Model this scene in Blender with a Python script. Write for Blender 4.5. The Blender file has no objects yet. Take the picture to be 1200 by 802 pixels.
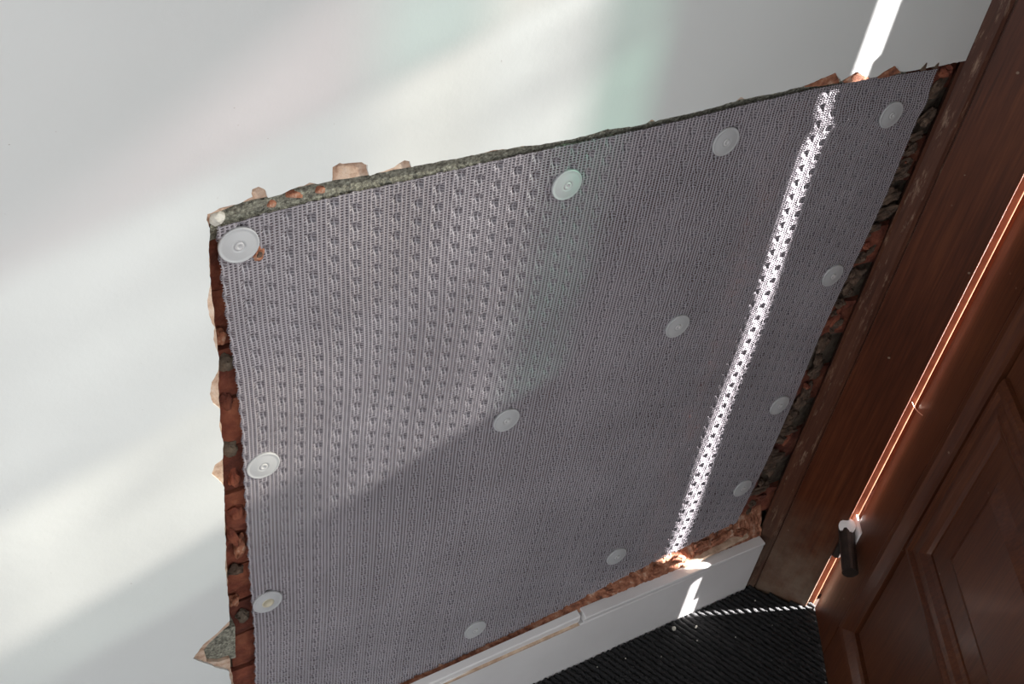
import bpy, bmesh, math, random
import numpy as np
from mathutils import Matrix, Vector, noise

random.seed(7)
scene = bpy.context.scene
C = scene.collection

# ------------------------------------------------------------------ camera
FPX = 1267.13                                   # focal length in pixels of the 1200x802 frame
def _rot(r):
    r = np.array(r, float); th = np.linalg.norm(r); k = r/th
    K = np.array([[0, -k[2], k[1]], [k[2], 0, -k[0]], [-k[1], k[0], 0]])
    return np.eye(3)+math.sin(th)*K+(1-math.cos(th))*K@K
CR = _rot([.7178, -.5489, -.0616]) @ np.array([[1, 0, 0], [0, 0, -1], [0, 1, 0.]])   # rows: right, down, forward
CP = np.array([0, -.8538, 1.739])
cd = bpy.data.cameras.new('camera'); cd.sensor_width = 36; cd.lens = 36*FPX/1200
cd.clip_start = .02
cam = bpy.data.objects.new('camera', cd); C.objects.link(cam)
M = Matrix.Identity(4)
for i in range(3):
    M[i][0] = CR[0][i]; M[i][1] = -CR[1][i]; M[i][2] = -CR[2][i]; M[i][3] = CP[i]
cam.matrix_world = M
scene.camera = cam

# ------------------------------------------------------------------ world, sun, exposure
w = bpy.data.worlds.new('world'); scene.world = w; w.use_nodes = True
bg = w.node_tree.nodes['Background']
bg.inputs[0].default_value = (.91, .96, 1, 1); bg.inputs[1].default_value = 1.0
SUN_H = np.array([-.934, .356]); ELEV = math.radians(23.8)
sd = bpy.data.lights.new('sun_offscreen', 'SUN'); sd.energy = 80; sd.angle = math.radians(1.8); sd.color = (1, .97, .96)
sun = bpy.data.objects.new('sun_offscreen', sd); C.objects.link(sun)
tr = Vector((SUN_H[0]*math.cos(ELEV), SUN_H[1]*math.cos(ELEV), -math.sin(ELEV)))
sun.rotation_euler = tr.to_track_quat('-Z', 'Y').to_euler(); sun.location = (4, -1.5, 3)
vs = scene.view_settings
vs.view_transform = 'Standard'; vs.look = 'None'; vs.gamma = 1; vs.use_curve_mapping = False
vs.exposure = 0.64

# ------------------------------------------------------------------ helpers
def plane_px(px, n, c):
    px = np.atleast_2d(np.array(px, float)); n = np.array(n, float)
    d = np.stack([(px[:, 0]-600)/FPX, (px[:, 1]-401)/FPX, np.ones(len(px))], 1) @ CR
    t = (c-CP@n)/(d@n)
    return CP+d*t[:, None]
def wallp(px, y=0.): return plane_px(px, (0, 1, 0), y)
def floorp(px, z=0.): return plane_px(px, (0, 0, 1), z)

def obj(name, me, mat=None, parent=None, smooth=False):
    o = bpy.data.objects.new(name, me); C.objects.link(o)
    if mat: me.materials.append(mat) if not me.materials else None
    if parent is not None: o.parent = parent
    if smooth:
        for p in me.polygons: p.use_smooth = True
    return o
def mesh_py(name, v, f):
    me = bpy.data.meshes.new(name); me.from_pydata([tuple(map(float, a)) for a in v], [], f); me.update(); return me
def mesh_bm(name, bm):
    bmesh.ops.recalc_face_normals(bm, faces=bm.faces)
    me = bpy.data.meshes.new(name); bm.to_mesh(me); bm.free(); return me
def tag(o, label, cat=None, group=None, kind=None):
    o['label'] = label
    if cat: o['category'] = cat
    if group: o['group'] = group
    if kind: o['kind'] = kind
    return o
def empty(name, loc=(0, 0, 0)):
    o = bpy.data.objects.new(name, None); C.objects.link(o); o.location = loc; o.empty_display_size = .02; return o
def box_bm(bm, x0, x1, y0, y1, z0, z1, mtx=None):
    vs_ = [bm.verts.new((x, y, z)) for x in (x0, x1) for y in (y0, y1) for z in (z0, z1)]
    for f in ((0, 1, 3, 2), (4, 6, 7, 5), (0, 4, 5, 1), (2, 3, 7, 6), (0, 2, 6, 4), (1, 5, 7, 3)):
        bm.faces.new([vs_[i] for i in f])
    if mtx is not None: bmesh.ops.transform(bm, matrix=mtx, verts=vs_)
    return vs_
def prism(poly, z0, z1):
    """plan polygon (x,y) extruded along z"""
    bm = bmesh.new()
    a = [bm.verts.new((x, y, z0)) for x, y in poly]; b = [bm.verts.new((x, y, z1)) for x, y in poly]
    n = len(poly)
    for i in range(n): bm.faces.new((a[i], a[(i+1) % n], b[(i+1) % n], b[i]))
    bm.faces.new(a[::-1]); bm.faces.new(b)
    return bm
def slab(poly, y0, y1):
    """front-elevation polygon (x,z) extruded along y (constrained triangulation copes with ragged outlines)"""
    from mathutils.geometry import delaunay_2d_cdt
    vo, eo, fo, _, _, _ = delaunay_2d_cdt([Vector(p) for p in poly], [], [list(range(len(poly)))], 1, 1e-5)
    bm = bmesh.new()
    A = [bm.verts.new((p[0], y0, p[1])) for p in vo]; Bk = [bm.verts.new((p[0], y1, p[1])) for p in vo]
    cnt = {}
    for f in fo:
        bm.faces.new([A[i] for i in f]); bm.faces.new([Bk[i] for i in reversed(f)])
        for i in range(len(f)):
            e = (f[i], f[(i+1) % len(f)]); cnt[e] = 1
    for (i, j) in cnt:
        if (j, i) not in cnt: bm.faces.new((A[j], A[i], Bk[i], Bk[j]))
    bmesh.ops.delete(bm, geom=[v for v in bm.verts if not v.link_faces], context='VERTS')
    return bm
def ragged(pts, step=.004, amp=.0015, seed=0., freq=60):
    out = []
    for (a, b) in zip(pts[:-1], pts[1:]):
        a = np.array(a, float); b = np.array(b, float); L = np.linalg.norm(b-a); n = max(1, int(L/step))
        nn = np.array([-(b-a)[1], (b-a)[0]])/max(L, 1e-9)
        for i in range(n):
            q = a+(b-a)*i/n
            k = noise.noise(Vector((q[0]*freq, q[1]*freq, seed)))+.6*noise.noise(Vector((q[0]*freq*3, q[1]*freq*3, seed+5)))
            out.append(tuple(q+nn*amp*k*(1 if i else .3)))
    out.append(tuple(pts[-1])); return out
def lump(name, size, mat, seed, parent=None, loc=(0, 0, 0), rot=(0, 0, 0), sub=2, amp=.35):
    bm = bmesh.new(); bmesh.ops.create_icosphere(bm, subdivisions=sub, radius=1)
    for v in bm.verts:
        p = v.co.copy()
        k = 1+amp*noise.noise(p*1.3+Vector((seed*3.1, 0, 0)))+amp*.5*noise.noise(p*3.+Vector((seed, 7, 0)))
        v.co = Vector((p.x*size[0], p.y*size[1], p.z*size[2]))*k
    o = obj(name, mesh_bm(name, bm), mat, parent); o.location = loc; o.rotation_euler = rot
    return o

# ------------------------------------------------------------------ materials
class Mat:
    def __init__(s, name):
        s.m = bpy.data.materials.new(name); s.m.use_nodes = True
        s.nt = s.m.node_tree; s.b = s.nt.nodes['Principled BSDF']; s.out = s.nt.nodes['Material Output']
        s.tc = s.nt.nodes.new('ShaderNodeTexCoord')
    def n(s, t, **k):
        nd = s.nt.nodes.new(t)
        for a, v in k.items():
            if a in nd.inputs: nd.inputs[a].default_value = v
            else: setattr(nd, a, v)
        return nd
    def l(s, a, b): s.nt.links.new(a, b)
    def mapped(s, scale, coord='Object'):
        mp = s.n('ShaderNodeMapping'); mp.inputs['Scale'].default_value = scale
        s.l(s.tc.outputs[coord], mp.inputs[0]); return mp.outputs[0]
    def noise(s, scale, detail=4, rough=.6, vec=None, mscale=(1, 1, 1), dist=0):
        nd = s.n('ShaderNodeTexNoise'); nd.inputs['Scale'].default_value = scale
        nd.inputs['Detail'].default_value = detail; nd.inputs['Roughness'].default_value = rough; nd.inputs['Distortion'].default_value = dist
        s.l(vec if vec is not None else s.mapped(mscale), nd.inputs['Vector']); return nd.outputs[0]
    def ramp(s, fac, stops):
        r = s.n('ShaderNodeValToRGB'); e = r.color_ramp.elements
        while len(e) < len(stops): e.new(.5)
        for el, (p, c) in zip(e, stops): el.position = p; el.color = (*c, 1)
        s.l(fac, r.inputs[0]); return r.outputs[0]
    def mix(s, fac, a, b, mode='MIX'):
        m = s.n('ShaderNodeMix', data_type='RGBA', blend_type=mode)
        for sock, v in ((m.inputs[0], fac), (m.inputs[6], a), (m.inputs[7], b)):
            if isinstance(v, bpy.types.NodeSocket): s.l(v, sock)
            else: sock.default_value = (*v, 1) if isinstance(v, tuple) else v
        return m.outputs[2]
    def base(s, c):
        if isinstance(c, tuple): s.b.inputs['Base Color'].default_value = (*c, 1)
        else: s.l(c, s.b.inputs['Base Color'])
    def rough(s, r): s.b.inputs['Roughness'].default_value = r
    def bump(s, h, strength=.3, dist=.002):
        b = s.n('ShaderNodeBump'); b.inputs['Strength'].default_value = strength; b.inputs['Distance'].default_value = dist
        s.l(h, b.inputs['Height']); s.l(b.outputs[0], s.b.inputs['Normal'])

def m_paint():
    k = Mat('white_wall_paint'); n1 = k.noise(3, 3); n2 = k.noise(60, 4); sp = k.noise(220, 2, .5)
    c = k.ramp(n1, [(.3, (.66, .67, .655)), (.7, (.70, .71, .695))])
    spk = k.ramp(sp, [(.77, (0, 0, 0)), (.80, (1, 1, 1))])
    c = k.mix(spk, c, (.45, .42, .40))
    k.base(c); k.rough(.42); k.b.inputs['Specular IOR Level'].default_value = .35
    k.bump(k.mix(.35, n2, k.noise(9, 3)), .12, .004); return k.m
def m_noise(name, stops, scale=30, rough=.9, bs=.6, bd=.003, bscale=120, detail=6):
    k = Mat(name); k.base(k.ramp(k.noise(scale, detail), stops)); k.rough(rough)
    k.bump(k.noise(bscale, 6), bs, bd); return k.m
PAINT = m_paint()
UNDER = m_noise('bare_plaster', [(.30, (.22, .12, .075)), (.42, (.42, .27, .19)), (.55, (.56, .40, .30)), (.72, (.62, .50, .41))], 75)
RENDER = m_noise('grey_render', [(.30, (.06, .055, .042)), (.45, (.20, .19, .15)), (.58, (.34, .33, .26)), (.72, (.50, .49, .41))], 260, bs=1, bd=.004, bscale=320)
MORTAR = m_noise('old_mortar', [(.3, (.05, .035, .025)), (.6, (.14, .105, .075)), (.8, (.26, .22, .17))], 60, bs=1)
RUBBLE = m_noise('brick_rubble', [(.28, (.05, .025, .018)), (.43, (.24, .085, .045)), (.56, (.38, .16, .09)), (.68, (.52, .34, .25)), (.8, (.60, .50, .42))], 75, bs=1)
DARKRUB = m_noise('dark_rubble', [(.3, (.025, .017, .012)), (.55, (.10, .06, .04)), (.8, (.24, .17, .12))], 70, bs=1)
def m_brick():
    k = Mat('red_brick'); oi = k.n('ShaderNodeObjectInfo')
    c = k.ramp(k.noise(28, 6), [(.28, (.06, .018, .012)), (.5, (.20, .055, .032)), (.68, (.32, .11, .06)), (.85, (.28, .19, .14))])
    v = k.ramp(oi.outputs['Random'], [(0, (.55, .5, .5)), (1, (1.1, 1.05, 1.0))])
    k.base(k.mix(1., c, v, 'MULTIPLY')); k.rough(.95); k.bump(k.noise(140, 6), 1, .003); return k.m
BRICK = m_brick()
def m_wood(name, dark, mid, light, rough=.33, dust=0., scuff=0.):
    k = Mat(name)
    g = k.noise(14, 6, .65, k.mapped((9, 9, .5)), dist=.6); b = k.noise(4, 3, .5, k.mapped((2, 2, .8)))
    fine = k.noise(60, 3, .6, k.mapped((4, 4, .12)))
    c = k.ramp(k.mix(.35, k.mix(.45, g, b), fine), [(.34, dark), (.5, mid), (.66, light)])
    if scuff:
        sc_ = k.ramp(k.noise(30, 6, .75, k.mapped((3, 3, .55))), [(.56, (0, 0, 0)), (.70, (scuff,)*3)])
        c = k.mix(sc_, c, (.30, .20, .14))
    vo = k.n('ShaderNodeTexVoronoi'); vo.inputs['Scale'].default_value = 26; k.l(k.mapped((1, 1, 1)), vo.inputs['Vector'])
    spk = k.ramp(vo.outputs['Distance'], [(.045, (1, 1, 1)), (.06, (0, 0, 0))])
    msk = k.ramp(k.noise(9, 1), [(.50, (0, 0, 0)), (.56, (.6, .6, .6))])
    c = k.mix(k.mix(1., spk, msk, 'MULTIPLY'), c, (.30, .22, .16))
    if dust:
        sx = k.n('ShaderNodeSeparateXYZ'); k.l(k.tc.outputs['Object'], sx.inputs[0])
        mr = k.n('ShaderNodeMapRange'); mr.inputs[1].default_value = .30; mr.inputs[2].default_value = .0
        mr.inputs[3].default_value = 0; mr.inputs[4].default_value = dust; k.l(sx.outputs[2], mr.inputs[0])
        dn = k.ramp(k.noise(16, 5), [(.35, (.2, .2, .2)), (.65, (1, 1, 1))])
        c = k.mix(k.mix(1., mr.outputs[0], dn, 'MULTIPLY'), c, (.20, .15, .11))
    k.base(c); k.rough(rough); k.b.inputs['Coat Weight'].default_value = .12; k.b.inputs['Specular IOR Level'].default_value = .22; k.b.inputs['Coat Roughness'].default_value = .2
    k.bump(g, .18, .002); return k.m
WOOD_F = m_wood('varnished_frame_wood', (.034, .0088, .0038), (.072, .0190, .0078), (.115, .034, .0125), .38, .9)
WOOD_R = m_wood('scuffed_rim_wood', (.032, .010, .006), (.070, .024, .013), (.11, .042, .022), .5, .5, .8)
WOOD_D = m_wood('varnished_door_wood', (.036, .0108, .0050), (.074, .0225, .0100), (.115, .039, .0155), .42)
COPPER = m_noise('copper_bead', [(.3, (.20, .070, .038)), (.7, (.30, .115, .065))], 40, .7, .1)
COPPER.node_tree.nodes['Principled BSDF'].inputs['Metallic'].default_value = .1
COPPER.node_tree.nodes['Principled BSDF'].inputs['Specular IOR Level'].default_value = .12
WOOD_B = m_wood('bead_wood', (.12, .04, .02), (.22, .08, .04), (.32, .13, .07), .28)
def m_membrane(name, col, rough, tfac):
    k = Mat(name); k.base(k.ramp(k.noise(7, 4), [(.3, tuple(c*.86 for c in col)), (.7, tuple(min(1, c*1.1) for c in col))])); k.rough(rough)
    k.b.inputs['IOR'].default_value = 1.5
    if tfac:
        t = k.n('ShaderNodeBsdfTransparent'); mx = k.n('ShaderNodeMixShader'); mx.inputs[0].default_value = tfac
        k.l(k.b.outputs[0], mx.inputs[1]); k.l(t.outputs[0], mx.inputs[2]); k.l(mx.outputs[0], k.out.inputs[0])
    return k.m
SHEET = m_membrane('clear_dimpled_sheet', (.15, .133, .15), .16, .25)
STRAND = m_membrane('mesh_strand', (.345, .317, .338), .27, 0)
def m_plain(name, col, rough=.5, metal=0, sss=0):
    k = Mat(name); k.base(col); k.rough(rough); k.b.inputs['Metallic'].default_value = metal
    if sss:
        k.b.inputs['Subsurface Weight'].default_value = sss; k.b.inputs['Subsurface Scale'].default_value = .004
        k.b.inputs['Subsurface Radius'].default_value = (1, 1, 1)
    return k.m
DISC = m_noise('translucent_plug_plastic', [(.3, (.43, .43, .435)), (.7, (.48, .48, .485))], 20, .45, .05, .001)
BOSS = m_noise('plug_boss_plastic', [(.3, (.47, .46, .46)), (.7, (.52, .51, .51))], 20, .4, .05, .001)
BOSSY = m_noise('hollow_plug_boss', [(.3, (.46, .41, .30)), (.7, (.52, .47, .36))], 20, .4, .05, .001)
SKIRT = m_noise('skirting_gloss_paint', [(.3, (.72, .69, .68)), (.7, (.78, .75, .74))], 8, .35, .08, .002, 40)
BAREWOOD = m_noise('bare_torn_wood', [(.3, (.36, .22, .14)), (.6, (.62, .46, .34))], 60, .8, .6, .002)
MATM = m_noise('black_mat_fibre', [(.3, (.004, .004, .0045)), (.6, (.014, .013, .014)), (.8, (.05, .048, .05))], 260, .75, 1, .004, 420)
MATB = m_noise('black_mat_backing', [(.3, (.004, .004, .004)), (.7, (.01, .01, .01))], 200, .9)
FLOORM = m_wood('floor_wood', (.015, .010, .008), (.03, .020, .015), (.05, .034, .025), .5)
CEIL = m_noise('ceiling_paint', [(.3, (.74, .74, .73)), (.7, (.78, .78, .77))], 5, .8, .05)
HINGE = m_noise('dark_bronze_metal', [(.3, (.012, .009, .008)), (.7, (.04, .028, .022))], 60, .45, .2)
WHITEMET = m_noise('white_enamel', [(.3, (.80, .74, .72)), (.7, (.86, .81, .79))], 50, .3, .1)
CHIP = m_noise('pale_crumb', [(.3, (.45, .42, .36)), (.7, (.66, .62, .55))], 90, .9)
THREAD = m_plain('pale_thread', (.62, .45, .36), .6)

# ------------------------------------------------------------------ structure: floor, ceiling
bm = bmesh.new(); box_bm(bm, -2.2, 3.4, -3.2, .3, -.08, 0)
tag(obj('floor', mesh_bm('floor', bm), FLOORM), 'dark floor under the black ribbed doormat', kind='structure')
bm = prism([(-2.2, .2), (1.45, .2), (1.43, .06), (3.35, -2.49), (3.35, -3.2), (-2.2, -3.2)], 2.5, 2.58)
tag(obj('ceiling', mesh_bm('ceiling', bm), CEIL), 'plain white ceiling above the wall', kind='structure')

# ------------------------------------------------------------------ back wall: skim, undercoat, mortar, bricks
YP = -.013                                   # painted face; the meshed membrane hangs at about y = 0
def xz(px, y): return [(float(a[0]), float(a[2])) for a in wallp(px, y)]
top_px = [(1112, 74), (1103, 77), (1090, 79), (1075, 82), (1062, 84), (1052, 83), (1048, 77), (1040, 82), (1028, 90), (1016, 92), (1004, 84), (996, 89),
          (986, 95), (978, 86), (962, 92), (948, 99), (934, 103), (915, 108), (893, 112), (872, 116), (868, 114), (862, 119), (840, 125), (815, 132), (790, 137), (768, 143), (764, 140), (757, 145),
          (740, 149), (712, 151), (695, 157), (660, 165), (628, 170), (588, 175), (560, 181), (520, 188), (500, 192)]
top_chip = [(482, 196), (480, 189), (474, 188), (462, 196), (450, 201), (433, 206), (431, 193), (424, 190), (410, 191), (398, 191), (390, 196), (389, 212),
            (372, 216), (363, 214), (356, 218), (345, 221), (330, 228), (314, 232), (310, 222), (303, 219), (296, 222), (296, 231), (282, 238), (262, 243), (243, 251)]
left_px = [(242, 258), (246, 268), (245, 290), (247, 330), (243, 352), (246, 372), (252, 384), (250, 398), (257, 420), (255, 436), (248, 448), (246, 462), (250, 474), (258, 480),
           (257, 500), (262, 520), (261, 538), (252, 545), (248, 556), (258, 566), (263, 572), (263, 610), (265, 640), (264, 668), (268, 700), (269, 728),
           (255, 742), (238, 756), (226, 772), (246, 780), (268, 787), (271, 802)]
skim_in = xz(top_px, YP)+xz(top_chip, YP)+xz(left_px, YP)
skim_in[0] = (1.335, skim_in[0][1])
xb = skim_in[-1][0]
outer = [(xb+.004, .10), (xb+.004, 0), (-2.2, 0), (-2.2, 2.5), (1.335, 2.5)]
poly = ragged(skim_in, .0035, .0013, 1.)+outer
wall = obj('wall_back', mesh_bm('wall_back', slab(poly, YP, -.010)), PAINT)
tag(wall, 'white painted wall with plaster hacked off around the mesh membrane', kind='structure')
# undercoat exposed where paint flaked off
u_px = [(1112, 75), (1103, 78), (1062, 85), (1040, 84), (1016, 93), (986, 96), (962, 95), (934, 104), (893, 113), (840, 126), (768, 144), (712, 153), (660, 166), (588, 178), (520, 190),
        (482, 198), (430, 208), (389, 214), (345, 223), (314, 233), (282, 240), (246, 254)]
u_l = [(247, 270), (249, 330), (255, 384), (259, 425), (259, 470), (263, 520), (264, 566), (266, 610), (268, 660), (270, 700), (271, 733)]
tri = [(259, 741), (247, 752), (239, 762), (242, 776), (256, 776), (269, 772)]
u_l2 = [(271, 785), (274, 802)]
u_px = [(a, b-2.5) for a, b in u_px]; u_l = [(a-2.5, b) for a, b in u_l]
und = xz(u_px, -.010)+xz(u_l, -.010)+xz(tri, -.010)+xz(u_l2, -.010)
und[0] = (1.335, und[0][1])
poly = ragged(und, .005, .0012, 9.)+[(und[-1][0]+.003, .10), (und[-1][0]+.003, 0), (-.2, 0), (-.2, 1.45), (1.335, 1.45)]
tag(obj('plaster_undercoat', mesh_bm('plaster_undercoat', slab(poly, -.010, .022)), UNDER, wall), 'bare pinkish tan plaster under the flaked paint')
bm = bmesh.new(); box_bm(bm, -2.2, 1.40, .022, .20, 0, 2.5)
obj('mortar_bed', mesh_bm('mortar_bed', bm), MORTAR, wall)
# grey mortar showing inside the triangular chip
gm = xz([(259, 741), (247, 752), (239, 762), (242, 776), (256, 776), (276, 772), (276, 735)], -.006)
bm = slab(ragged(gm, .004, .001, 3), -.005, .02); obj('mortar_patch', mesh_bm('mortar_patch', bm), RENDER, wall)

def brick_mesh(L, H, seed, D=.10):
    bm = bmesh.new(); nx, nz = 9, 4
    g = [[None]*(nz+1) for _ in range(nx+1)]
    for i in range(nx+1):
        for j in range(nz+1):
            e = (i in (0, nx)) or (j in (0, nz))
            x = -L/2+L*i/nx; z = -H/2+H*j/nz
            q = Vector((x*28+seed*11, z*28, seed*5))
            y = .008*noise.noise(q)+.005*noise.noise(q*2.5)+(.003 if e else 0)
            if e: x += .003*noise.noise(q*1.7); z += .003*noise.noise(q*1.7+Vector((3, 3, 3)))
            g[i][j] = bm.verts.new((x, y, z))
    for i in range(nx):
        for j in range(nz): bm.faces.new((g[i][j], g[i+1][j], g[i+1][j+1], g[i][j+1]))
    ring = [g[i][0] for i in range(nx)]+[g[nx][j] for j in range(nz)]+[g[i][nz] for i in range(nx, 0, -1)]+[g[0][j] for j in range(nz, 0, -1)]
    back = [bm.verts.new((v.co.x, D, v.co.z)) for v in ring]
    n = len(ring)
    for i in range(n): bm.faces.new((ring[i], back[i], back[(i+1) % n], ring[(i+1) % n]))
    return mesh_bm('brick', bm)
bms = [brick_mesh(.220, .0715, s) for s in range(6)]; hms = [brick_mesh(.10, .066, s+20) for s in range(3)]
zc = .155
course = 0
while zc < 1.20:
    off = (.05 if course % 2 == 0 else -.0625)
    for k in range(-1, 7):
        x = .20+off+k*.225
        if x < .18 or x > 1.32: continue
        o = obj('brick', bms[(course*5+k*3) % 6], BRICK, wall)
        o.location = (x, .0125+.003*math.sin(course*2.3+k*1.7), zc); o.rotation_euler = (0, random.uniform(-.012, .012), random.uniform(-.02, .02))
    zc += .076; course += 1

# grey render band left along the top of the opening
def strip_mesh(name, path, prof, seed, amp, freq=70, sub=1):
    """path: list of (x,z) ; prof: list of (dy, dz) offsets ; noisy surface"""
    v = []; f = []; m = len(prof)
    for i, (x, z) in enumerate(path):
        for j, (a, b) in enumerate(prof):
            q = Vector((x*freq, j*1.3+seed, z*freq))
            k = noise.noise(q)+.6*noise.noise(q*2.7)
            k2 = noise.noise(q+Vector((9, 9, 9)))
            e = 1 if 0 < j < m-1 else .4
            v.append((x+.5*amp*k2*e, a+amp*k*e, z+b+amp*k2*e))
    for i in range(len(path)-1):
        for j in range(m-1): f.append((i*m+j, (i+1)*m+j, (i+1)*m+j+1, i*m+j+1))
    return mesh_py(name, v, f)
band = ragged(xz([(246, 262), (400, 218), (560, 185), (740, 152), (870, 120), (960, 100), (1010, 94), (1060, 86)], .004), .005, 0)
prof = [(.03, .02), (.008, .018), (.001, .012), (.001, .006), (.003, 0), (.004, -.007), (.006, -.012), (.008, -.018), (.010, -.024), (.02, -.030)]
o = obj('render_band', strip_mesh('render_band', band, prof, 2., .0015, 260), RENDER, wall)
tag(o, 'rough grey render exposed along the top of the opening')
for i, (px, sx) in enumerate([((344, 227), .010), ((375, 222), .006), ((318, 238), .005)]):
    a = wallp([px], .002)[0]; lump('brick_chip', (sx, .004, .005), RUBBLE, i+1, wall, a, (0, .25, 0))
a = wallp([(252, 254)], -.006)[0]; lump('plaster_lump', (.010, .009, .007), CHIP, 4, wall, a)
# torn brown skim flakes standing up at the frame end of the top edge
for i, (tri_) in enumerate([[(942, 101), (978, 85), (982, 96), (960, 100)], [(988, 96), (1003, 85), (1018, 91), (1000, 95)], [(1028, 91), (1048, 77), (1054, 84), (1040, 89)],
                           [(1077, 82), (1085, 73), (1083, 82)], [(1092, 80), (1099, 73), (1097, 80)]]):
    bm = slab(ragged(xz(tri_+[tri_[0]], -.012)[:-1]+[xz([tri_[0]], -.012)[0]], .003, .0008, i)[:-1], -.0145, -.011)
    obj('torn_flake', mesh_bm('torn_flake', bm), RUBBLE if i < 3 else DARKRUB, wall)
# rubble between membrane and door frame
for i in range(60):
    z = .19+.97*i/59+random.uniform(-.01, .01)
    s = random.uniform(.005, .012); zr = (z-.2)/.95
    lump('rubble_lump', (s, s*.8, s*random.uniform(.8, 2.2)), BRICK if i % 9 == 4 else DARKRUB, i, wall, (1.258+.024*zr+.022*random.random(), .010, z), (random.random(), random.random(), random.random()), 3, .6)
# loose brick and mortar in the left strip
for i, (px, sz, m_) in enumerate([((264, 425), (.010, .006, .012), MORTAR), ((268, 524), (.011, .006, .012), MORTAR), ((274, 560), (.008, .007, .016), BRICK), ((277, 600), (.010, .007, .013), BRICK),
                                 ((272, 628), (.007, .007, .020), BRICK), ((281, 640), (.007, .008, .018), RUBBLE), ((276, 668), (.010, .006, .010), DARKRUB), ((273, 704), (.008, .006, .010), RUBBLE), ((284, 722), (.009, .006, .012), MORTAR), ((265, 470), (.007, .006, .014), BRICK), ((258, 395), (.006, .006, .010), RUBBLE)]):
    a = wallp([px], .012)[0]; lump('rubble_lump', sz, m_, i+140, wall, a, (0, random.uniform(-.3, .3), 0), 3, .5)

# ------------------------------------------------------------------ broken ledge above the skirting
_bx = np.array(xz([(862, 612), (800, 642), (740, 672), (680, 704), (600, 745), (520, 780), (480, 797)], 0))[::-1]
v = []; f = []; xs_ = np.arange(.28, 1.296, .004); mm = 9
for i, x in enumerate(xs_):
    zb = float(np.interp(x, np.r_[.2, _bx[:, 0]], np.r_[_bx[0, 1], _bx[:, 1]]))
    zc_ = .163+(.035*(x-.72) if x < .87 else .004-.018*(x-1.1))
    for j in range(mm):
        s_ = j/(mm-1); q = Vector((x*110, j*1.1, 3.)); k = noise.noise(q)+.7*noise.noise(q*2.6); k2 = noise.noise(q*.6+Vector((9, 1, 4)))
        am = .0042 if 0 < j < mm-1 else .001
        y = .010-.028*s_**.8+am*k*.7; z = (zb+.008)*(1-s_)+(zc_-.003)*s_+am*.6*k2
        v.append((x+.002*k2, y, z))
for i in range(len(xs_)-1):
    for j in range(mm-1): f.append((i*mm+j, (i+1)*mm+j, (i+1)*mm+j+1, i*mm+j+1))
o = obj('broken_ledge', mesh_py('broken_ledge', v, f), RUBBLE, wall)
tag(o, 'broken brick and plaster crumbling above the skirting')
for i, (px, s) in enumerate([((846, 631), (.026, .008, .009)), ((822, 640), (.018, .008, .010)), ((795, 655), (.016, .008, .010)), ((768, 668), (.012, .006, .008)), ((868, 624), (.016, .01, .010)),
                             ((720, 692), (.016, .005, .006)), ((650, 727), (.020, .004, .005)), ((600, 750), (.022, .004, .005)), ((545, 775), (.018, .004, .005))]):
    a = wallp([px], -.008)[0]; lump('rubble_lump', s, RUBBLE, i+50, wall, a, (.4, random.uniform(-.3, .3), 0), 3, .45)
# splintered batten lying along the skirting's back edge
a, b = wallp([(800, 664), (875, 627)], -.016)
bm = bmesh.new(); box_bm(bm, a[0], b[0], -.021, -.010, a[2]-.004, a[2]+.004)
bmesh.ops.subdivide_edges(bm, edges=[e for e in bm.edges if abs(e.verts[0].co.x-e.verts[1].co.x) > .05], cuts=18)
for v in bm.verts:
    v.co.y += .0015*noise.noise(v.co*90); v.co.z += .0018*noise.noise(v.co*70+Vector((2, 2, 2)))+(v.co.x-a[0])/(b[0]-a[0])*(b[2]-a[2])
tag(obj('splintered_batten', mesh_bm('splintered_batten', bm), BAREWOOD, wall), 'splintered bare wood strip behind the skirting')

# ------------------------------------------------------------------ skirting
def rbox(x0, x1, prof, n=1, seed=0, jag0=0, jag1=0):
    """profile (y,z) polygon swept along x with optional broken ends"""
    bm = bmesh.new(); m = len(prof); rows = []
    xs = [x0, x1]
    for i, x in enumerate(xs):
        r = []
        for j, (y, z) in enumerate(prof):
            jj = (jag0 if i == 0 else jag1)*(noise.noise(Vector((j*2.3, seed, i)))*2)
            r.append(bm.verts.new((x+jj, y, z)))
        rows.append(r)
    for a_, b_ in zip(rows[:-1], rows[1:]):
        for j in range(m): bm.faces.new((a_[j], b_[j], b_[(j+1) % m], a_[(j+1) % m]))
    bm.faces.new(rows[0][::-1]); bm.faces.new(rows[-1])
    return bm
XE = 1.290
sk = obj('baseboard_back', mesh_bm('baseboard_back', rbox(-2.2, XE+.006, [(-.012, 0), (-.030, 0), (-.030, .142), (-.028, .1445), (-.012, .1445)])), SKIRT)
tag(sk, 'white painted skirting board with a broken moulded cap above the doormat', kind='structure')
xbreak = float(wallp([(684, 720)], -.03)[0][0])
capR = [(-.014, .1445), (-.0301, .1445), (-.0303, .152), (-.0345, .157), (-.0358, .163), (-.0345, .1655), (-.018, .167), (-.014, .167)]
capL = [(-.014, .1445), (-.0265, .1445), (-.0278, .160), (-.0262, .163), (-.014, .165)]
def tilt(bm, x0, k):
    for v in bm.verts: v.co.z += k*(v.co.x-x0)
    return bm
tag(obj('skirting_cap', mesh_bm('skirting_cap', tilt(rbox(xbreak+.004, XE-.001, capR, 1, 1, .002, 0), 1.1, -.018)), SKIRT, sk), 'moulded white cap intact beside the door frame')
tag(obj('skirting_cap', mesh_bm('skirting_cap', tilt(rbox(.2, xbreak-.003, capL, 1, 2, 0, .002), .72, .035)), SKIRT, sk), 'white cap with its front moulding torn away')
bm = tilt(rbox(.2, xbreak-.003, [(-.0255, .1410), (-.0306, .1410), (-.0306, .1450), (-.0255, .1470)], 1, 3, 0, .004), .72, .02)
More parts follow.
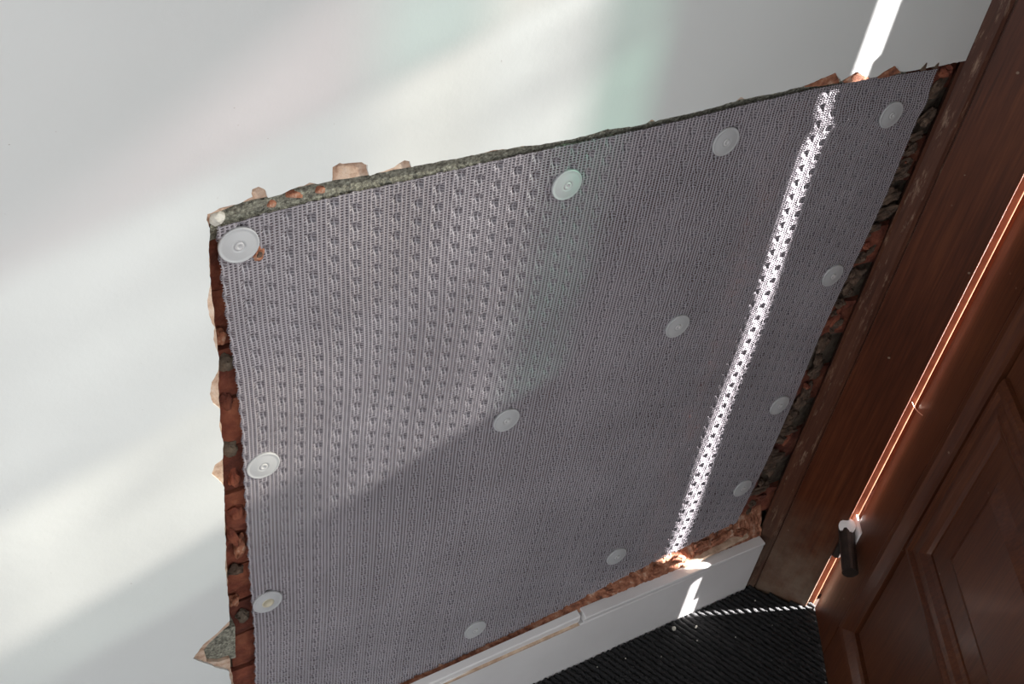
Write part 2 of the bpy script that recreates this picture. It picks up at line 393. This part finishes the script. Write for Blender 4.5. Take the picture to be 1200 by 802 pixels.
tag(obj('torn_wood_line', mesh_bm('torn_wood_line', bm), BAREWOOD, sk), 'pale bare wood line where the moulding tore off')

# ------------------------------------------------------------------ door frame and canted wall
F0 = np.array([1.309, -.02]); AX = np.array([.6, -.8]); AD = np.array([.8, .6])   # along the frame, outward depth
def fp(t, d): return tuple(F0+AX*t+AD*d)
def arc(c, r, a0, a1, n=6): return [(c[0]+r*math.cos(a0+(a1-a0)*i/n), c[1]+r*math.sin(a0+(a1-a0)*i/n)) for i in range(n+1)]
def edge_round(t, d, r, n=6):     # rounded arris between room face (-AD) and end face (+AX) at (t,d)
    return [fp(t-r+r*math.sin(math.pi/2*i/n), d+r-r*math.cos(math.pi/2*i/n)) for i in range(n+1)]
TF = .125
root = empty('trim_1', (1.36, -.08, 0)); tag(root, 'dark varnished wooden door frame at the end of the membrane', kind='structure')
def part(name, me, mat, parent=root, smooth=False, label=None):
    o = obj(name, me, mat, parent, smooth)
    o.matrix_parent_inverse = parent.matrix_world.inverted() if parent.location.length == 0 else Matrix.Translation(-parent.location)
    if label: o['label'] = label
    return o
jamb = [fp(.019, 0)]+edge_round(TF, 0, .004)+[fp(TF, .035), fp(TF-.02, .036), fp(TF-.02, .12), fp(-.02, .12), fp(.019, .03)]
part('jamb', mesh_bm('jamb', prism(jamb, 0, 2.06)), WOOD_F)
rim = [fp(-.018, .012), fp(-.017, -.001), fp(-.012, -.004), fp(.010, -.004), fp(.016, -.002), fp(.0175, .003), fp(.0195, .003), fp(.0195, .03), fp(-.018, .06)]
part('edge_bead', mesh_bm('edge_bead', prism(rim, 0, 2.06)), WOOD_R, label='worn rounded edge strip of the frame beside the rubble')
TS = TF+.014
stop = edge_round(TS, .018, .004)+[fp(TS, .05), fp(TF-.019, .05), fp(TF-.019, .036), fp(TF+.0005, .0345), fp(TF+.0005, .018)]
part('draught_bead', mesh_bm('draught_bead', prism(stop, 0, 2.06)), COPPER, label='coppery bead catching the light in the door gap')
outer_ = [fp(TF-.0195, .055), fp(TF+.045, .055), fp(TF+.045, .12), fp(TF-.0195, .12)]
part('door_stop', mesh_bm('door_stop', prism(outer_, 0, 2.06)), WOOD_F)
TR = TF+.96
jr = [fp(TR, 0), fp(TR+.12, 0), fp(TR+.12, .12), fp(TR, .12)]
part('jamb', mesh_bm('jamb', prism(jr, 0, 2.06)), WOOD_F)
part('head', mesh_bm('head', prism([fp(-.02, 0), fp(TR+.12, 0), fp(TR+.12, .12), fp(-.02, .12)], 2.06, 2.16)), WOOD_F)
wr = prism([fp(TR+.12, .01), fp(3.2, .01), fp(3.2, .16), fp(TR+.12, .16)], 0, 2.5)
wo = obj('wall_right', mesh_bm('wall_right', wr), PAINT); tag(wo, 'white canted wall holding the doorway', kind='structure')
obj('wall_over_door', mesh_bm('wall_over_door', prism([fp(-.05, .01), fp(TR+.12, .01), fp(TR+.12, .16), fp(-.05, .16)], 2.16, 2.5)), PAINT, wo)

# ------------------------------------------------------------------ door leaf, swung open into the room
DA = math.radians(-124); DH = np.array([1.397, -.1299])
dv = np.array([math.cos(DA), math.sin(DA)]); dn = np.array([dv[1], -dv[0]])      # dn: towards the camera side
LM = Matrix(((dv[0], dn[0], 0, DH[0]), (dv[1], dn[1], 0, DH[1]), (0, 0, 1, 0), (0, 0, 0, 1)))
door = empty('door_1'); door.matrix_world = LM
tag(door, 'dark varnished panelled door standing open beside the doormat', kind='structure')
DW, DT = .93, .044
SW = .114
def dpart(name, bm_or_me, mat, parent=door, smooth=False, label=None):
    me = bm_or_me if isinstance(bm_or_me, bpy.types.Mesh) else mesh_bm(name, bm_or_me)
    o = obj(name, me, mat, parent, smooth)
    if label: o['label'] = label
    return o
def boxm(*a):
    bm = bmesh.new(); box_bm(bm, *a); return bm
ZB = .012
bm = boxm(0, SW, -DT, 0, ZB, 2.0); 
bmesh.ops.bevel(bm, geom=[e for e in bm.edges if abs(e.verts[0].co.z-e.verts[1].co.z) > .5], offset=.003, segments=2, affect='EDGES')
dpart('stile', bm, WOOD_D)
dpart('stile', boxm(DW-SW, DW, -DT, 0, ZB, 2.0), WOOD_D)
dpart('rail', boxm(SW, DW-SW, -DT, 0, ZB, .108), WOOD_D)
dpart('rail', boxm(SW, DW-SW, -DT, 0, .93, 1.06), WOOD_D)
dpart('rail', boxm(SW, DW-SW, -DT, 0, 1.88, 2.0), WOOD_D)
dpart('panel_back', boxm(SW-.01, DW-SW+.01, -DT+.008, -.026, .10, .94), WOOD_D)
dpart('panel_board', boxm(SW+.053, DW-SW-.053, -.030, -.010, .108+.053, .93-.053), WOOD_D)
def mould(rect, prof):
    x0, x1, z0, z1 = rect; bm = bmesh.new(); loops = []
    for ins, h in prof:
        loops.append([bm.verts.new(c) for c in ((x0+ins, h, z0+ins), (x1-ins, h, z0+ins), (x1-ins, h, z1-ins), (x0+ins, h, z1-ins))])
    for a_, b_ in zip(loops[:-1], loops[1:]):
        for i in range(4): bm.faces.new((a_[i], a_[(i+1) % 4], b_[(i+1) % 4], b_[i]))
    return bm, loops
bm, _ = mould((SW, DW-SW, .108, .93), [(0, -.02), (0, .001), (.006, .004), (.016, .003), (.036, -.004), (.045, -.006), (.0455, -.027), (.046, -.028)])
mo = dpart('panel_moulding', bm, WOOD_D, label='bevelled moulding around the lower door panel')
bm, _ = mould((.176, DW-.176, .415, .80), [(0, -.013), (0, -.002), (.006, .004), (.014, .005), (.019, -.001), (.027, -.001), (.033, .003), (.041, .002), (.051, -.004), (.060, -.006), (.062, -.0115)])
dpart('raised_moulding', bm, WOOD_D, label='stepped moulding framing the raised panel')
bm, lo = mould((.238, DW-.238, .478, .745), [(0, -.012), (0, -.0075), (.045, -.0065), (.046, -.006), (.066, .004)])
bm.faces.new(lo[-1]); dpart('raised_field', bm, WOOD_D, label='raised flat field with bevelled edges')
# obscured glazing of the upper half, unseen; tints arranged to shape the light patch
def m_glass(name, col, var=.18, sc=13):
    k = Mat(name); t = k.n('ShaderNodeBsdfTransparent'); g = k.n('ShaderNodeBsdfGlossy'); g.inputs['Roughness'].default_value = .1
    n = k.noise(sc, 2, .5)
    c = k.ramp(n, [(.32, tuple(x*(1-var) for x in col)), (.68, tuple(min(1, x*(1+var)) for x in col))])
    k.l(c, t.inputs[0]); mx = k.n('ShaderNodeMixShader'); mx.inputs[0].default_value = .06
    k.l(t.outputs[0], mx.inputs[1]); k.l(g.outputs[0], mx.inputs[2]); k.l(mx.outputs[0], k.out.inputs[0]); return k.m
G = .172
GREEN = m_glass('green_obscured_glass', (G*.58, G*.84, G*.72)); CLEAR = m_glass('clear_obscured_glass', (G*1.15, G*1.15, G*1.08)); PINK = m_glass('rose_obscured_glass', (G*.82, G*.72, G*.72)); DIMMING = m_glass('patch_dimming_glass', (G*.55, G*.60, G*.56))
LEAD = m_plain('lead_came', (.10, .10, .10), .5, 1)
SOFT = m_glass('pale_obscured_glass', (G*.92, G*.94, G*.92)); BRIGHT = m_glass('bright_obscured_glass', (G*1.26, G*1.28, G*1.24)); MINT = m_glass('pale_mint_obscured_glass', (G*.76, G*.92, G*.85))
cols = [(SW, .150, [GREEN, GREEN, MINT]), (.150, .200, [BRIGHT, BRIGHT, CLEAR]), (.200, .245, [BRIGHT, CLEAR, MINT]), (.245, .34, [CLEAR, SOFT, PINK]), (.34, .50, [CLEAR, SOFT, PINK]), (.50, DW-SW, [CLEAR, SOFT, SOFT])]
rows = [(1.06, 1.17), (1.17, 1.38), (1.38, 1.66), (1.66, 1.88)]
for (x0, x1, ms) in cols:
    for (z0, z1), m_ in zip(rows, [ms[0] if x1 < .25 else DIMMING]+ms): dpart('glass_pane', boxm(x0, x1, -.024, -.020, z0, z1), m_)  # dim bottom row, added out of view to soften the light patch's lower edge
# hinges; the lowest carries a white capped dark tube
def cyl(r, h, n=20, r2=None):
    bm = bmesh.new(); bmesh.ops.create_cone(bm, cap_ends=True, segments=n, radius1=r, radius2=r if r2 is None else r2, depth=h)
    bmesh.ops.bevel(bm, geom=[e for e in bm.edges if abs(e.verts[0].co.z-e.verts[1].co.z) < 1e-6], offset=r*.12, segments=2, affect='EDGES'); return bm
hz = .205
h1 = dpart('hinge', cyl(.0085, .075), HINGE, label='dark bronze hinge knuckle at the door gap'); h1.location = (-.008, .006, hz)
o = dpart('hinge_plate', boxm(-.004, .040, -.005, -.002, .040, .078), WHITEMET, h1, label='white square plate')
tb = dpart('stop_tube', cyl(.0145, .098), HINGE, h1, label='dark tube hanging from the capped hinge')
tb.location = (.060, .014, .046); ax_ = Vector((1, .06, -.10)).normalized(); tb.rotation_euler = ax_.to_track_quat('Z', 'Y').to_euler()
o = dpart('hinge_cap', cyl(.0155, .007, 28), WHITEMET, h1, label='white round cap'); o.location = Vector(tb.location)-ax_*.046+Vector((0, .002, .012))
o.rotation_euler = Vector((.25, .45, .85)).to_track_quat('Z', 'Y').to_euler()
h2 = dpart('hinge', cyl(.0085, .085), HINGE); h2.location = (-.010, .004, 1.285)

# ------------------------------------------------------------------ membrane
mem = empty('mesh_membrane', (.75, 0, .19)); tag(mem, 'grey dimpled plastic damp membrane with fine mesh face pinned over brick', 'membrane')
tl, trr, brr = xz([(252, 264), (1100, 81), (862, 612)], 0)
NU, NV = 400, 372
Wm, Hm = 1.0, .95
tpx = [(252, 264), (300, 252), (400, 229), (480, 212), (560, 193), (650, 172), (740, 152), (800, 138), (870, 121), (950, 104), (1020, 92), (1060, 87), (1100, 81)]
tp = np.array(xz(tpx, 0)); 
bpx = [(862, 612), (800, 642), (740, 672), (680, 704), (600, 745), (520, 780), (480, 797)]
bp = np.array(xz(bpx, 0))[::-1]
lp = np.array(xz([(252, 264), (258, 330), (266, 390), (275, 440), (281, 500), (284, 560), (288, 620), (292, 680), (296, 740), (298, 802)], 0))
rp = np.array(xz([(1100, 81), (1072, 150), (1040, 226), (1010, 290), (984, 344), (960, 398), (930, 470), (903, 528), (880, 575), (862, 612)], 0))
xl_f = lambda z: np.interp(z, lp[::-1, 1], lp[::-1, 0])
xr_f = lambda z: np.interp(z, rp[::-1, 1], rp[::-1, 0])
zb_l = float(bp[0][1])
zt_f = lambda x: np.interp(x, tp[:, 0], tp[:, 1])
zb_f = lambda x: np.interp(x, np.r_[.2, bp[:, 0]], np.r_[zb_l, bp[:, 1]])
def mem_xz(u, v):
    """sheet coordinates -> wall x,z"""
    xs = tl[0]+(trr[0]-tl[0])*u
    zt = zt_f(xs); zb = zb_f(np.clip(xs, .2, brr[0])); z = zb+(zt-zb)*v
    x0 = xl_f(z); x1 = xr_f(z)
    x = x0+(x1-x0)*u
    return x, z
def mem_low(x, z):
    """slow waves of the hanging sheet (negative = towards the room)"""
    y = .0020*np.sin(x*9+z*3)+.0012*np.sin(z*13-x*6+1)
    y += -.004*np.exp(-((z-1.10)/.018)**2)*np.clip((x-.9)/.2, 0, 1)       # sag fold near the top at the frame end
    y += -.0035*np.clip((.33-x)/.06, 0, 1)*(.6+.4*np.sin(z*19))            # lifted left edge
    return y-.001
cw, rh = .0240, .0230
def dent(u, v):
    su = u*Wm/cw; ci = np.round(su); sv = v*Hm/rh+np.where(ci % 2 == 0, .5, 0.); ri = np.round(sv)
    rr = np.sqrt(((su-ci)*cw)**2+((sv-ri)*rh)**2)
    dim = np.clip(1-(rr/.0068)**2, 0, 1)
    return .0029*dim**2*(3-2*dim)-.0008*np.exp(-((rr-.0072)/.0016)**2)
U, V_ = np.meshgrid(np.linspace(0, 1, NU+1), np.linspace(0, 1, NV+1), indexing='ij')
X, Z = mem_xz(U, V_)
Y = mem_low(X, Z)
Y = Y+dent(U, V_)
edge = np.where((U == 0) | (U == 1), 1., 0)
X = X+edge*.0016*np.sin(V_*Hm/rh*2*math.pi)
vv = np.stack([X.ravel(), Y.ravel(), Z.ravel()], 1)
ii, jj = np.meshgrid(np.arange(NU), np.arange(NV), indexing='ij'); b0 = (ii*(NV+1)+jj).ravel()
ff = np.stack([b0, b0+NV+1, b0+NV+2, b0+1], 1)
def mesh_np(name, v, f):
    me = bpy.data.meshes.new(name); me.vertices.add(len(v)); me.vertices.foreach_set('co', v.astype(np.float32).ravel())
    me.loops.add(f.size); me.loops.foreach_set('vertex_index', f.astype(np.int32).ravel())
    me.polygons.add(len(f)); me.polygons.foreach_set('loop_start', np.arange(0, f.size, f.shape[1], dtype=np.int32)); me.polygons.foreach_set('loop_total', np.full(len(f), f.shape[1], np.int32))
    me.update(calc_edges=True); me.validate(); return me
sheet = part('dimpled_sheet', mesh_np('dimpled_sheet', vv, ff), SHEET, mem, True, 'clear plastic sheet with rows of moulded dimples')
def strands(n, seg, vertical, half, h, base):
    v = []; f = []; cnt = 0
    t = np.linspace(0, 1, seg+1)
    V_all = []; F_all = []
    for i in range(n):
        c = (i+.5)/n
        u = np.full(seg+1, c) if vertical else t
        w_ = t if vertical else np.full(seg+1, c)
        x, z = mem_xz(u, w_); y = mem_low(x, z)-base+dent(u, w_)
        wob = .25*half*math.sin(i*1.7)
        if vertical: P3 = [(x-half+wob, y, z), (x+wob, y-h, z), (x+half+wob, y, z)]
        else: P3 = [(x, y, z-half), (x, y-h, z), (x, y, z+half)]
        block = np.stack([np.stack(p, 1) for p in P3], 1).reshape(-1, 3)
        V_all.append(block); k = np.arange(seg)*3+cnt
        for a_, b_ in ((0, 1), (1, 2)):
            F_all.append(np.stack([k+a_, k+3+a_, k+3+b_, k+b_], 1))
        cnt += (seg+1)*3
    return np.concatenate(V_all), np.concatenate(F_all)
v_, f_ = strands(200, 300, True, .0011, .0008, .0002)
o = part('upright_mesh_strands', mesh_np('upright_mesh_strands', v_, f_), STRAND, mem, False, 'fine upright plastic strands of the mesh'); o['kind'] = 'stuff'
v_, f_ = strands(290, 320, False, .00055, .0005, .0002)
o = part('cross_mesh_strands', mesh_np('cross_mesh_strands', v_, f_), STRAND, mem, False, 'fine cross strands of the mesh'); o['kind'] = 'stuff'
# torn hole beside the first fixing disc
a = wallp([(303, 297)], -.003)[0]
bm = bmesh.new(); rim_ = []
for r_, y_ in ((.0078, 0), (.0055, -.0030), (.0036, -.0024), (.0024, -.0020)):
    lp_ = []
    for i in range(14):
        th = 2*math.pi*i/14; k = 1+.35*noise.noise(Vector((math.cos(th)*1.5, math.sin(th)*1.5, r_*300)))
        lp_.append(bm.verts.new((r_*k*math.cos(th)*.8, y_, r_*k*math.sin(th)*1.15)))
    rim_.append(lp_)
for a_, b_ in zip(rim_[:-1], rim_[1:]):
    for i in range(14): bm.faces.new((a_[i], a_[(i+1) % 14], b_[(i+1) % 14], b_[i]))
bm.faces.new(rim_[-1])
hc = lump('hole_core', (.0030, .0010, .0042), DARKRUB, 3, None, (.0004, -.0024, -.0004), (0, .3, 0), 2, .5)
o = obj('torn_hole', mesh_bm('torn_hole', bm), RUBBLE, mem); hc.parent = o; o.location = Vector(a)-mem.location; o['label'] = 'small torn hole showing brick dust'

# ------------------------------------------------------------------ fixing discs
def lathe(prof, n=40):
    bm = bmesh.new(); rings = []
    for r, y in prof:
        if r < 1e-6: rings.append([bm.verts.new((0, y, 0))])
        else: rings.append([bm.verts.new((r*math.cos(2*math.pi*i/n), y, r*math.sin(2*math.pi*i/n))) for i in range(n)])
    for a_, b_ in zip(rings[:-1], rings[1:]):
        for i in range(n):
            if len(a_) == 1: bm.faces.new((a_[0], b_[i], b_[(i+1) % n]))
            elif len(b_) == 1: bm.faces.new((a_[i], a_[(i+1) % n], b_[0]))
            else: bm.faces.new((a_[i], a_[(i+1) % n], b_[(i+1) % n], b_[i]))
    return bm
head_me = mesh_bm('disc_head', lathe([(0, .004), (.0196, .004), (.0203, .0008), (.0203, -.0002), (.0198, -.0009), (.0188, -.0009), (.0178, -.0005), (.0160, -.0009), (.0080, -.0018), (.0062, -.0020), (.0052, -.0012), (0, -.0010)]))
boss_me = mesh_bm('centre_boss', lathe([(.0050, -.0006), (.0048, -.0020), (.0040, -.0025), (.0024, -.0024), (.0016, -.0014), (0, -.0012)], 24))
hollow_me = mesh_bm('centre_hollow', lathe([(.0085, -.0006), (.0083, -.0022), (.0076, -.0026), (.0062, -.0024), (.0050, -.0013), (0, -.0011)], 24))
for me in (head_me, boss_me, hollow_me):
    for p in me.polygons: p.use_smooth = True
discs = [((280, 288), 'white plastic fixing disc beside the torn hole at the mesh corner', 1.03),
         ((664.4, 217.2), 'white plastic fixing disc below the top edge, second along from the torn hole', 1.),
         ((850.9, 166.3), 'white plastic fixing disc below the top edge, third along from the torn hole', 1.),
         ((1044.7, 134.9), 'white plastic fixing disc in the upper corner next to the door frame', 1.),
         ((976, 323.4), 'white plastic fixing disc on the frame side edge, second down', 1.),
         ((913.7, 475.6), 'white plastic fixing disc on the frame side edge, third down', 1.),
         ((870.4, 572.6), 'white plastic fixing disc on the frame side edge, lowest above the skirting end', 1.),
         ((794.3, 382.9), 'white plastic fixing disc in the field of the mesh nearest the sunlight streak', 1.),
         ((593.9, 493), 'white plastic fixing disc in the middle of the mesh', 1.),
         ((308.5, 546.3), 'white plastic fixing disc on the brick-strip edge below the torn hole', 1.),
         ((313.7, 706), 'white plastic fixing disc with a hollow yellowish centre on the brick-strip edge', 1.),
         ((557, 738.5), 'white plastic fixing disc just above the torn skirting cap', 1.),
         ((722.7, 652.6), 'white plastic fixing disc low on the mesh above the intact skirting cap', 1.),
         ((320.5, 812), 'white plastic fixing disc low on the brick-strip edge below the hollow-centred one', 1.)]
for i, (px, lab, sc) in enumerate(discs):
    a = wallp([px], -.004)[0]
    y = float(mem_low(a[0], a[2]))-.0025
    a = wallp([px], y)[0]
    e = empty('fixing_disc', a); e.scale = (sc, 1, sc)
    tag(e, lab, 'fixing disc', 'plastic discs pinning the membrane')
    e.rotation_euler = (random.uniform(-.02, .02), 0, random.uniform(-.02, .02))
    obj('disc_head', head_me, DISC, e)
    if i == 10: obj('centre_hollow', hollow_me, BOSSY, e)
    else: obj('centre_boss', boss_me, BOSS, e)

# ------------------------------------------------------------------ doormat
ZT = .009
mr = empty('doormat', (1.0, -.3, 0)); tag(mr, 'black ribbed doormat on the floor between skirting and open door', 'doormat')
mpoly = [(.0, -.0315), (1.302, -.0315), (1.305, -.024), tuple(F0+AX*.124-AD*.0015), (1.392, -.112), (1.412, -.112), (1.3985, -.134), (1.3775, -.165), (1.36, -.20)]
q = np.array([1.36, -.20]); mpoly += [(1.302, -.27), (1.302+.75*dv[0]*.95, -.27+.75*dv[1]*1.0), (.0, -.89)]
part('mat_backing', mesh_bm('mat_backing', prism(mpoly, .0005, .004)), MATB, mr)
ra = math.radians(-67); rd = np.array([math.cos(ra), math.sin(ra)]); rn = np.array([-rd[1], rd[0]])
def clip_line(o_, d_):
    ts = []
    n = len(mpoly)
    for i in range(n):
        a_ = np.array(mpoly[i]); b_ = np.array(mpoly[(i+1) % n]); e_ = b_-a_
        den = d_[0]*e_[1]-d_[1]*e_[0]
        if abs(den) < 1e-9: continue
        w_ = a_-o_; t = (w_[0]*e_[1]-w_[1]*e_[0])/den; s = (w_[0]*d_[1]-w_[1]*d_[0])/den
        if 0 <= s < 1: ts.append(t)
    ts.sort(); return list(zip(ts[0::2], ts[1::2]))
VV = []; FF = []; base_i = 0
pitch = .0118
for k in range(-20, 150):
    o_ = np.array([1.36, -.15])-rn*pitch*k
    for t0, t1 in clip_line(o_, rd):
        if t1-t0 < .004: continue
        n = max(2, int((t1-t0)/.0042)); ts = np.linspace(t0, t1, n+1)
        for t in ts:
            p = o_+rd*t; kk = noise.noise(Vector((p[0]*160, p[1]*160, k)))
            k2 = noise.noise(Vector((p[0]*300, p[1]*300, k+9)))
            for j in range(7):
                th = math.pi*j/6; r_ = pitch*.46*(1+.28*kk)
                k3 = noise.noise(Vector((p[0]*350, p[1]*350, k+j*3.3)))
                s = math.cos(th)*r_*(1+.3*k3)+.0012*k2; hgt = .003+math.sin(th)*(.0068+.0022*kk+.0018*k3)
                VV.append((p[0]+rn[0]*s, p[1]+rn[1]*s, hgt))
        for i in range(n):
            for j in range(6):
                q0 = base_i+i*7+j; FF.append((q0, q0+7, q0+8, q0+1))
        base_i += (n+1)*7
o = part('mat_ribs', mesh_np('mat_ribs', np.array(VV), np.array(FF)), MATM, mr, False, 'black fibre ribs'); o['kind'] = 'stuff'

# ------------------------------------------------------------------ crumbs and thread
for i, (px, s) in enumerate([((885, 704), .0022), ((816, 735), .0028), ((817, 751), .002), ((790, 737), .0055), ((862, 747), .0015), ((733, 772), .0018), ((700, 782), .0014), ((775, 770), .0014), ((905, 733), .0013)]):
    a = floorp([px], .0105)[0]
    o = lump('plaster_crumb', (s*(1.8 if i == 1 else 1), s*.8, s*.6), CHIP, i+80, None, a, (0, 0, .6), 1)
    tag(o, {1: 'long pale splinter lying on the black ribbed doormat', 3: 'largest tan plaster flake on the black ribbed doormat', 0: 'bright round plaster crumb on the doormat close to the door frame foot'}.get(i, 'tiny pale plaster crumb fallen on the black ribbed doormat'), 'crumb', 'plaster crumbs on the doormat')
pts = []
th_px = [(1068, 470), (1071, 477), (1076, 483), (1081, 487)]
n3 = np.array([dn[0], dn[1], 0]); c3 = float(DH@dn)+.006
for px in th_px: pts.append(plane_px([px], n3, c3)[0])
cu = bpy.data.curves.new('loose_thread', 'CURVE'); cu.dimensions = '3D'; cu.bevel_depth = .0007; cu.bevel_resolution = 2
sp = cu.splines.new('POLY'); sp.points.add(len(pts)-1)
for p_, q_ in zip(sp.points, pts): p_.co = (*q_, 1)
o = bpy.data.objects.new('tmp', cu); C.objects.link(o)
bpy.context.view_layer.update()
me = bpy.data.meshes.new_from_object(o.evaluated_get(bpy.context.evaluated_depsgraph_get())); bpy.data.objects.remove(o)
me.materials.clear(); o = obj('loose_thread', me, THREAD); tag(o, 'pale loose thread curling off the door edge', 'thread')
